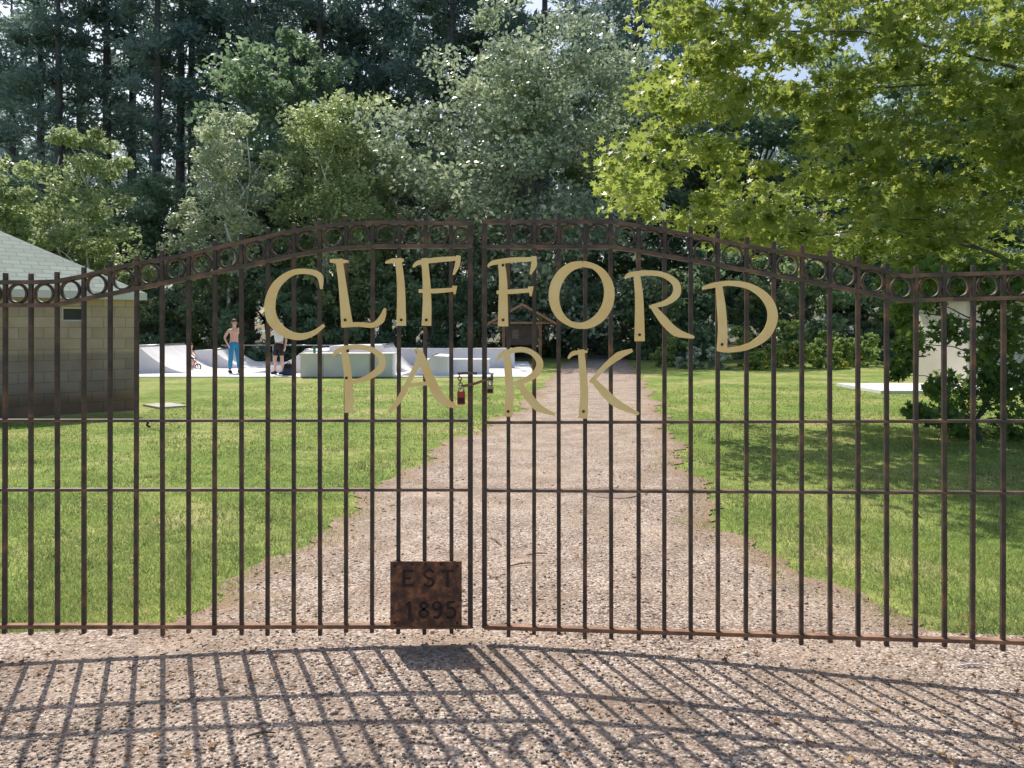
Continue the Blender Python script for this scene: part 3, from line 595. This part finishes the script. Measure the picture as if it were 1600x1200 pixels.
pB={'l':dict(knee=(-.13,-.04,.5),ankle=(-.16,.02,.085),elbow=(-.33,-.05,1.24),wrist=(-.2,-.2,1.38)),'r':dict(knee=(.11,.0,.5),ankle=(.13,.04,.085),elbow=(.26,.03,1.14),wrist=(.28,-.06,.91))}
def fl(px,py): Yd=F*HC/(py-512); return ((px-800)/F*Yd,Yd,.03)
person('shirtless person in long blue trousers standing on the skate park',fl(366,584),math.radians(35),1.05,pA,None,M['teal'],M['black'],'hair',True)
person('person in a pale tee shirt, black shorts and dark cap standing on the skate park',fl(436,586),math.radians(-20),1.03,pB,M['tee'],M['black'],M['black'],'cap',False)
cl_=fl(300,580); bk=thing('small_bicycle','small dark bicycle ridden by the child on the skate park','bicycle',cl_)
for x in(-.22,.22):
    b=MB(); b.torus((x,0,.13),.105,.022,'y',24,8); wh=b.build('tyre',M['black'],bk,True)
    b=MB()
    for k in range(6): a=PI*k/6; b.tube([(x-.1*math.cos(a),0,.13-.1*math.sin(a)),(x+.1*math.cos(a),0,.13+.1*math.sin(a))],.003,5)
    b.build('spokes',M['steel'],wh)
b=MB(); b.tube([(-.22,0,.13),(-.08,0,.32),(.15,0,.34),(.22,0,.13)],.014,8); b.tube([(-.22,0,.13),(-.02,0,.14),(-.08,0,.32)],.012,8); b.tube([(-.02,0,.14),(.15,0,.34)],.012,8); b.build('frame',M['orange'],bk,True)
b=MB(); b.tube([(.15,0,.34),(.13,0,.44)],.011,8); b.tube([(.12,-.14,.45),(.14,0,.44),(.12,.14,.45)],.011,8); b.build('handlebar',M['black'],bk,True)
b=MB(); b.tube([(-.17,0,.37),(-.1,0,.37),(-.01,0,.36)],[.04,.035,.015],8); b.build('saddle',M['black'],bk,True)
ch=thing('person','small child with bare arms riding the small bicycle','person',cl_)
J={'pel':((-.1,0,.43),(.065,.06)),'ch':((-.06,0,.6),(.07,.085)),'nk':((-.04,0,.68),.03),'jw':((-.03,0,.73),.05),'hd':((-.03,0,.80),.068),'sk':((-.035,0,.85),.05)}
E_=[('pel','ch'),('ch','nk'),('nk','jw'),('jw','hd'),('hd','sk')]
for s,n in((-1,'l'),(1,'r')):
    J[n+'h']=((-.08,s*.05,.40),.045); J[n+'k']=((.06,s*.07,.28 if s>0 else .33),.034); J[n+'a']=((.0,s*.08,.07 if s>0 else .14),.024); J[n+'t']=((.07,s*.085,.04 if s>0 else .12),.022)
    J[n+'s']=((-.05,s*.09,.64),.032); J[n+'e']=((.04,s*.13,.54),.024); J[n+'w']=((.11,s*.12,.475),.018); J[n+'p']=((.125,s*.12,.46),.017)
    E_+=[('pel',n+'h'),(n+'h',n+'k'),(n+'k',n+'a'),(n+'a',n+'t'),('ch',n+'s'),(n+'s',n+'e'),(n+'e',n+'w'),(n+'w',n+'p')]
    for f in range(4): J[f'{n}f{f}']=((.145+.004*(f%2),s*(.10+f*.011),.44),.005); E_.append((n+'p',f'{n}f{f}'))
    J[n+'th']=((.13,s*.095,.445),.006); E_.append((n+'p',n+'th'))
cb_=skinned('body',J,E_,M['skin'],ch,2,1.15)
b=MB(); b.lathe([(.078,0),(.08,.03),(.065,.065),(.03,.085),(.004,.088)],(-.045,0,.93),16); b.build('hair',M['hair'],ch,True)
J={'p':((-.1,0,.43),.08),'a':((-.1,0,.46),.078)}; E_=[('p','a')]
for s,n in((-1,'l'),(1,'r')): J[n+'h']=((-.07,s*.055,.40),.058); J[n+'k']=((.03,s*.068,.33 if s>0 else .35),.046); E_+=[('p',n+'h'),(n+'h',n+'k')]
skinned('shorts',J,E_,M['navy'],ch,2,1.15)
skinned('shirt',{'p':((-.1,0,.46),(.08,.078)),'c':((-.06,0,.61),(.08,.098))},[('p','c')],M['orange'],ch,2,1.15)

# ------------------------------------------------------------------ kiosk
ks=thing('notice_kiosk','brown wooden notice kiosk with a pitched roof at the end of the path','kiosk',(.46,36.6,0))
for x in(-.85,.85): b=MB(); b.box((x,0,1.05),(.14,.14,2.1)); b.build('post',M['wood'],ks)
for s in(-1,1):
    b=MB(); vs=[]
    for y in(-.9,.9):
        for x,z in((0,2.72),(s*1.55,1.84),(s*1.55,1.72),(0,2.6)): vs.append((x,y,z))
    b.add(vs,[(0,1,2,3),(7,6,5,4),(0,4,5,1),(1,5,6,2),(2,6,7,3),(3,7,4,0)]); b.build('roof_panel',M['wood'],ks)
b=MB(); b.box((0,.0,1.25),(1.5,.1,.9)); bd=b.build('notice_board',M['darkwood'],ks)
b=MB(); b.box((-.3,-.06,1.3),(.3,.01,.4)); b.build('notice',M['cover'],bd)
b=MB(); b.box((0,-.6,1.82),(2.7,.08,.1)); b.build('tie_beam',M['wood'],ks)

# ------------------------------------------------------------------ trees
def blobs_leaves(C0,Rr,per,seed,flat=.8,power=.45):
    rng=np.random.default_rng(seed); n=len(C0); d=unit(rng.normal(size=(n*per,3))); r=rng.random(n*per)**power
    return np.repeat(C0,per,0)+d*(r*np.repeat(Rr,per))[:,None]*np.array([1,1,flat])
def limb(b,p0,p1,r0,r1,seed,sag=.0,n=5):
    rn=random.Random(seed); p0=Vector(p0);p1=Vector(p1); L_=(p1-p0).length; pts=[];rd=[]
    for i in range(n+1):
        t=i/n; q=p0.lerp(p1,t); 
        if 0<i<n: q+=Vector((rn.uniform(-1,1),rn.uniform(-1,1),rn.uniform(-.5,1)))*L_*.035
        q.z+=sag*math.sin(PI*t); pts.append(q); rd.append(r0+(r1-r0)*t)
    b.tube(pts,rd,6); return pts
def broadleaf(name,label,cat,loc,H,R,base,seed,ls,nb,per,lm,bm_='bark',stems=1,group=None,r0=.22,lobes=7,cone=0.):
    rng=np.random.default_rng(seed); root=thing(name,label,cat,loc,group); hc=(H-base)/2
    lt=np.linspace(.12,.86,lobes)+rng.uniform(-.06,.06,lobes); la=np.arange(lobes)*2.4+rng.uniform(-.5,.5,lobes)
    lr=R*.52*(1-cone*lt)*np.sin(PI*np.clip(lt,.16,.84))**.4*rng.uniform(.75,1.15,lobes); 
    lc=np.stack([np.cos(la)*lr,np.sin(la)*lr,base+lt*(H-base)],-1); LR=R*rng.uniform(.38,.6,lobes)*(1-.5*cone*lt)
    lc[-1,:2]*=.3
    w_=LR**2/np.sum(LR**2); li=rng.choice(lobes,nb,p=w_); u=unit(rng.normal(size=(nb,3))); rad=rng.random(nb)**.35
    Cc=lc[li]+u*(rad*LR[li])[:,None]*np.array([1,1,.95]); Cc[:,2]=np.clip(Cc[:,2],base*.6,H)
    Rb=rng.uniform(.10,.24,nb)*R
    P=blobs_leaves(Cc,Rb,per,seed+1,.65,.5)
    V,k=cards(P,rng.uniform(.6,1.25,len(P))*ls,OV if ls<.3 else RH,.9,seed+2,.2)
    b=MB(); 
    for s in range(stems):
        a=2*PI*s/max(stems,1)+seed; sp=0 if stems==1 else R*.2
        top=(math.cos(a)*sp,math.sin(a)*sp,H*.9); bs=(math.cos(a)*sp*.25,math.sin(a)*sp*.25,-.1)
        pts=limb(b,bs,top,r0,r0*.15,seed+s,0,7)
        idx=rng.choice(nb,min(nb,int(14/stems)+2),replace=False)
        for j in idx:
            c=Cc[j]; q=min(pts[1:-1],key=lambda p:(p-Vector((c[0]*.2,c[1]*.2,c[2]-R*.5))).length)
            limb(b,q,c,r0*.3,r0*.06,seed+int(j),R*.04,4)
    b.build('trunk',M[bm_],root,True)
    link('crown',mesh_np('crown',V,k,M[lm]),root)
    return root
def pine(name,label,loc,H,base,seed,group):
    rng=np.random.default_rng(seed); root=thing(name,label,'tree',loc,group); b=MB()
    b.tube([(0,0,-.1),(.1,0,H*.3),(.05,.1,H*.6),(0,0,H)],[.44,.36,.28,.05],9)
    cs=[];al=[]
    z=base*.45
    while z<H-.4:
        f=(z-base)/(H-base); nbk=4 if z>base else 2
        for q in range(nbk):
            a=rng.random()*6.28; L_=(3.7*(1-max(f,0))**.5+.8)*rng.uniform(.45,1.2); 
            if z<base: L_=rng.uniform(.8,2.4)
            d=np.array([math.cos(a),math.sin(a),0]); e=np.array([0,0,z])+d*L_+np.array([0,0,L_*rng.uniform(-.15,.3)])
            b.tube([(0,0,z),tuple((np.array([0,0,z])*.5+e*.5)+np.array([0,0,.15])),tuple(e)],[.05,.035,.012],5)
            if z<base and rng.random()<.6: continue
            nt_=int(L_*3.9)
            for k_ in range(nt_):
                t=rng.uniform(.4,1.05); c=np.array([0,0,z])*(1-t)+e*t+np.array([0,0,.15*math.sin(3.14*min(t,1))])
                m_=8; o_=rng.normal(size=(m_,3))*np.array([.42,.42,.28])
                cs.append(c+o_); al.append(np.repeat(d[None]*.6,m_,0)+o_+np.array([0,0,.25]))
        z+=rng.uniform(.75,1.65)
    c=np.concatenate(cs); al=np.concatenate(al); V,k=cards(c,rng.uniform(.38,.75,len(c)),ND,.7,seed,.1,al)
    b.build('trunk',M['bark'],root,True); link('crown',mesh_np('pine_crown',V,k,M['pine']),root); return root
ORD=['first','second','third','fourth','fifth','sixth','seventh','eighth','ninth','tenth','eleventh','twelfth','thirteenth','fourteenth','fifteenth','sixteenth','seventeenth','eighteenth','nineteenth','twentieth','twenty-first','twenty-second','twenty-third','twenty-fourth','twenty-fifth','twenty-sixth','twenty-seventh','twenty-eighth','twenty-ninth','thirtieth','thirty-first','thirty-second','thirty-third','thirty-fourth','thirty-fifth','thirty-sixth']
rn=random.Random(11)
PP=[-40,18,62,90,125,165,205,245,283,302,350,390,425,450,475,500,530,560,605,642,680,705,745,790,850,900,950,1000,1100,1300,1500]
protos=[]
for i,px in enumerate(PP):
    Yd=rn.uniform(60,75); loc=((px-800)/F*Yd,Yd,0); lab='tall dark pine in the back row, '+ORD[i]+' trunk from the left'
    if i<4: protos.append(pine('pine_tree',lab,loc,rn.uniform(32,36),[17,14,19,13][i],40+i,'tall pines behind the clearing'))
    else:
        s=rn.uniform(.95,1.15); hs=s*rn.uniform(1.0,1.12); dup(protos[rn.randrange(4)],loc,rn.uniform(0,6.28),(s,s,hs),lab)
dl=[]
row=[(-60,46,.9),(60,50,.85),(165,49,.8),(250,48,.85),(335,50,.85),(425,49,1.05),(470,52,1.45),(600,52,1.1),(700,54,1.2),(930,54,1.4),(1000,51,1.4),(1090,51,1.35),(1200,52,1.4),(1310,52,1.4),(1420,52,1.45),(1530,50,1.4),(1640,50,1.4)]
for i,(px,Yd,s) in enumerate(sorted(row)):
    loc=((px-800)/F*Yd,Yd,0); lab='leafy tree in front of the pines, '+ORD[i]+' from the left'
    if i<3: dl.append(broadleaf('broadleaf_tree',lab,'tree',loc,13.,5.2,.8,80+i,.33,90,130,'dark' if i!=1 else 'mid',group='broadleaf trees edging the woods')); dl[-1].scale=(s,s,s)
    else: dup(dl[i%3],loc,rn.uniform(0,6.28),(s*rn.uniform(.9,1.1),s,s*rn.uniform(.92,1.08)),lab)
def P3(px,Yd): return ((px-800)/F*Yd,Yd,0)
broadleaf('silver_tree','large silvery green tree with pale leaf undersides behind the middle of the gate','tree',P3(825,43),18.3,8.6,1.2,208,.31,240,190,'silver',r0=.35,cone=.3,lobes=13)
broadleaf('birch_tree','pale leafy birch with white stems above the shirtless person','tree',P3(365,41),13.0,4.0,2.4,202,.22,150,110,'pale','birch',3,r0=.13,cone=.3,lobes=11)
broadleaf('birch_tree','denser green birch with white stems, left of the silvery tree','tree',P3(520,42),14.4,5.0,2.0,214,.24,160,130,'yel','birch',3,r0=.13,cone=.35,lobes=12)
broadleaf('young_tree','yellow green young tree above the roof of the block building','tree',P3(115,37),10.8,3.9,1.2,204,.23,130,130,'yel','birch',2,r0=.09,cone=.3,lobes=10)
broadleaf('young_tree','yellow green young tree cut by the left edge of the photo','tree',P3(5,36),9.4,3.6,1.0,205,.23,90,140,'yel',r0=.12,cone=.2)
sl=[]; i=0
for px in range(-20,1620,76):
    Yd=rn.uniform(38.5,41.5) if px<780 or px>900 else 45; 
    if px>1000: Yd=rn.uniform(38,41)
    loc=P3(px+rn.uniform(-12,12),Yd); s=rn.uniform(.8,1.2); lab='green shrub at the foot of the woods, '+ORD[i]+' from the left'
    if i<3: sl.append(broadleaf('shrub',lab,'shrub',loc,4.2,2.9,-.4,300+i,.26,50,110,['dark','mid','mid'][i],group='shrubs at the foot of the woods',r0=.07,lobes=5))
    else: dup(sl[i%3],loc,rn.uniform(0,6.28),(s,s,s*rn.uniform(.9,1.2)),lab)
    i+=1
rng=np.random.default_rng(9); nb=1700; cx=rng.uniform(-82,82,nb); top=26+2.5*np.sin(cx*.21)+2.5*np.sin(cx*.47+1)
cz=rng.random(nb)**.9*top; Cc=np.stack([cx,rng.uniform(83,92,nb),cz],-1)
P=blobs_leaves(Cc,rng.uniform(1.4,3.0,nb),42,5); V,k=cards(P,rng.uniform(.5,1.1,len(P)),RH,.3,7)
o=link('far_woodland',mesh_np('woods',V,k,M['far'])); tag(o,'far woodland behind the pines as one mass, haze painted into its blue green leaves','woods',kind='stuff')
# big maple at right
poly=[(1015,-420),(1010,-60),(1045,60),(1030,95),(985,150),(1045,200),(930,232),(955,310),(1010,335),(1090,368),(1200,385),(1380,412),(1440,440),(1560,450),(2300,450),(2300,-420)]
def inside(x,y):
    c=False; n=len(poly)
    for a in range(n):
        x1,y1=poly[a];x2,y2=poly[(a+1)%n]
        if (y1>y)!=(y2>y) and x<(x2-x1)*(y-y1)/(y2-y1)+x1: c=not c
    return c
rng=np.random.default_rng(21); cc=[]
tr=Vector((10.3,13.4,0))
while len(cc)<560:
    x,y=rng.uniform(930,2300),rng.uniform(-400,445)
    if not inside(x,y): continue
    if (x>1650 or y<-60) and rng.random()<.82: continue
    if y>120 and math.sin(x*.018+y*.011)*math.sin(y*.035+1.5-x*.006)<-.4 and rng.random()<.7: continue
    Yd=rng.uniform(10.8,15.8); cc.append(((x-800)/F*Yd,Yd,HC-(y-HY)*Yd/F))
for x,y in((960,245),(945,262),(1000,160),(1035,110),(990,330),(1060,352),(1120,375),(1180,385),(1035,20),(1050,180),(975,290),(1020,250)):
    Yd=rng.uniform(11.8,13); cc.append(((x+12-800)/F*Yd,Yd,HC-(y-HY)*Yd/F))
cc=np.array(cc); mt=thing('maple_tree','large maple with sunlit yellow green leaves reaching in from the right','tree',tuple(tr))
loc=cc-np.array(tr); P=blobs_leaves(loc,rng.uniform(.28,.68,len(loc)),84,31,.5,.7)
V,k=cards(P,rng.uniform(.08,.175,len(P)),MP,1.2,32,.25); link('crown',mesh_np('maple_crown',V,k,M['maple']),mt)
b=MB(); tp=limb(b,(0,0,-.1),(-.3,.3,8.5),.3,.12,3,0,8)
for j in rng.choice(len(loc),18,replace=False):
    c=loc[j]; q=min(tp[2:],key=lambda p:(p-Vector((0,0,c[2]-1.0))).length); limb(b,q,c,.035,.008,int(j),.3,5)
b.build('trunk',M['bark'],mt,True)
# sapling at right edge
sp_=thing('maple_sapling','leafy green sapling in front of the grey beige shed at the right','sapling',(6.55,11,0))
cc=[]
pl2=[(1395,440,.2),(1440,462,.25),(1500,445,.3),(1560,470,.33),(1480,520,.27),(1420,535,.22),(1540,550,.36),(1590,525,.35),(1460,600,.2),(1520,620,.33),(1580,615,.42),(1435,640,.18),(1500,670,.3),(1570,680,.38),(1410,495,.19),(1600,580,.4),(1550,590,.3),(1405,580,.13),(1630,660,.5),(1640,480,.4),(1485,650,.28),(1540,430,.35),(1590,440,.35),(1460,430,.25),(1560,510,.25)]
for x,y,r in pl2:
    for q in range(3):
        Yd=11+rng.uniform(-.6,.6); cc.append(((x+rng.uniform(-16,16)-800)/F*Yd-6.55,Yd-11,HC-(y+rng.uniform(-12,12)-HY)*Yd/F,r))
cc=np.array(cc); P=blobs_leaves(cc[:,:3],cc[:,3],64,41,.8,.6); P[:,2]=np.maximum(P[:,2],.05); V,k=cards(P,rng.uniform(.07,.14,len(P)),MP,.9,42,.25); link('crown',mesh_np('sap_crown',V,k,M['sap']),sp_)
b=MB(); tp=limb(b,(0,0,-.05),(.2,.1,2.4),.035,.012,8,0,7)
for c in cc[::3]: q=min(tp[1:],key=lambda p:abs(p.z-(c[2]-.25))); limb(b,q,c[:3],.012,.004,int(abs(c[0])*99),.05,4)
b.build('trunk',M['bark'],sp_,True)
# garden plants
k=0; gp=[]
LB={'s':['left of the pair','right of the pair'],'f':['tall, left of the tallest bush','short, next to the tallest bush','in the middle of the bed','at the right of the bed','lowest, at the front left','lowest, at the front right'],'d':['leftmost of the bed','tallest, in the middle','between two flowering plants at right','rightmost of the bed']}
for px,Yd,h,r,kind in((1050,32,1.3,1.0,'d'),(1085,30.5,.8,.7,'s'),(1125,30.2,.75,.8,'s'),(1160,32,1.6,1.0,'f'),(1195,31.5,1.2,.9,'f'),(1225,32.5,1.8,1.0,'d'),(1250,31,1.0,.8,'f'),(1285,32,1.4,.9,'d'),(1320,32,1.1,.9,'f'),(1350,32.5,1.4,1.0,'d'),(1180,30,.6,.6,'f'),(1300,30.5,.6,.7,'f')):
    cnt=sum(1 for q in gp if q==kind); gp.append(kind)
    lab={'s':'low silvery leaved plant in the garden bed, ','f':'garden plant dotted with yellow flowers, ','d':'plain green bushy plant in the garden bed, '}[kind]+LB[kind][cnt]
    nm={'s':'silvery_plant','f':'flowering_plant','d':'garden_bush'}[kind]
    o=broadleaf(nm,lab,'plant',P3(px,Yd),h,r,-.1,500+k,.13,34,60,{'s':'silverp','f':'garden','d':'garden'}[kind],r0=.02,group='garden bed plants',lobes=4)
    if kind=='f':
        rg=np.random.default_rng(600+k); d=unit(rg.normal(size=(40,3))); d[:,2]=abs(d[:,2]); P=d*np.array([r*.85,r*.85,h*.85]); V,kk=cards(P,rg.uniform(.09,.14,40),OV,1,k,.1); fo=link('flowers',mesh_np('fl',V,kk,M['flower']),o); fo['kind']='stuff'
    k+=1
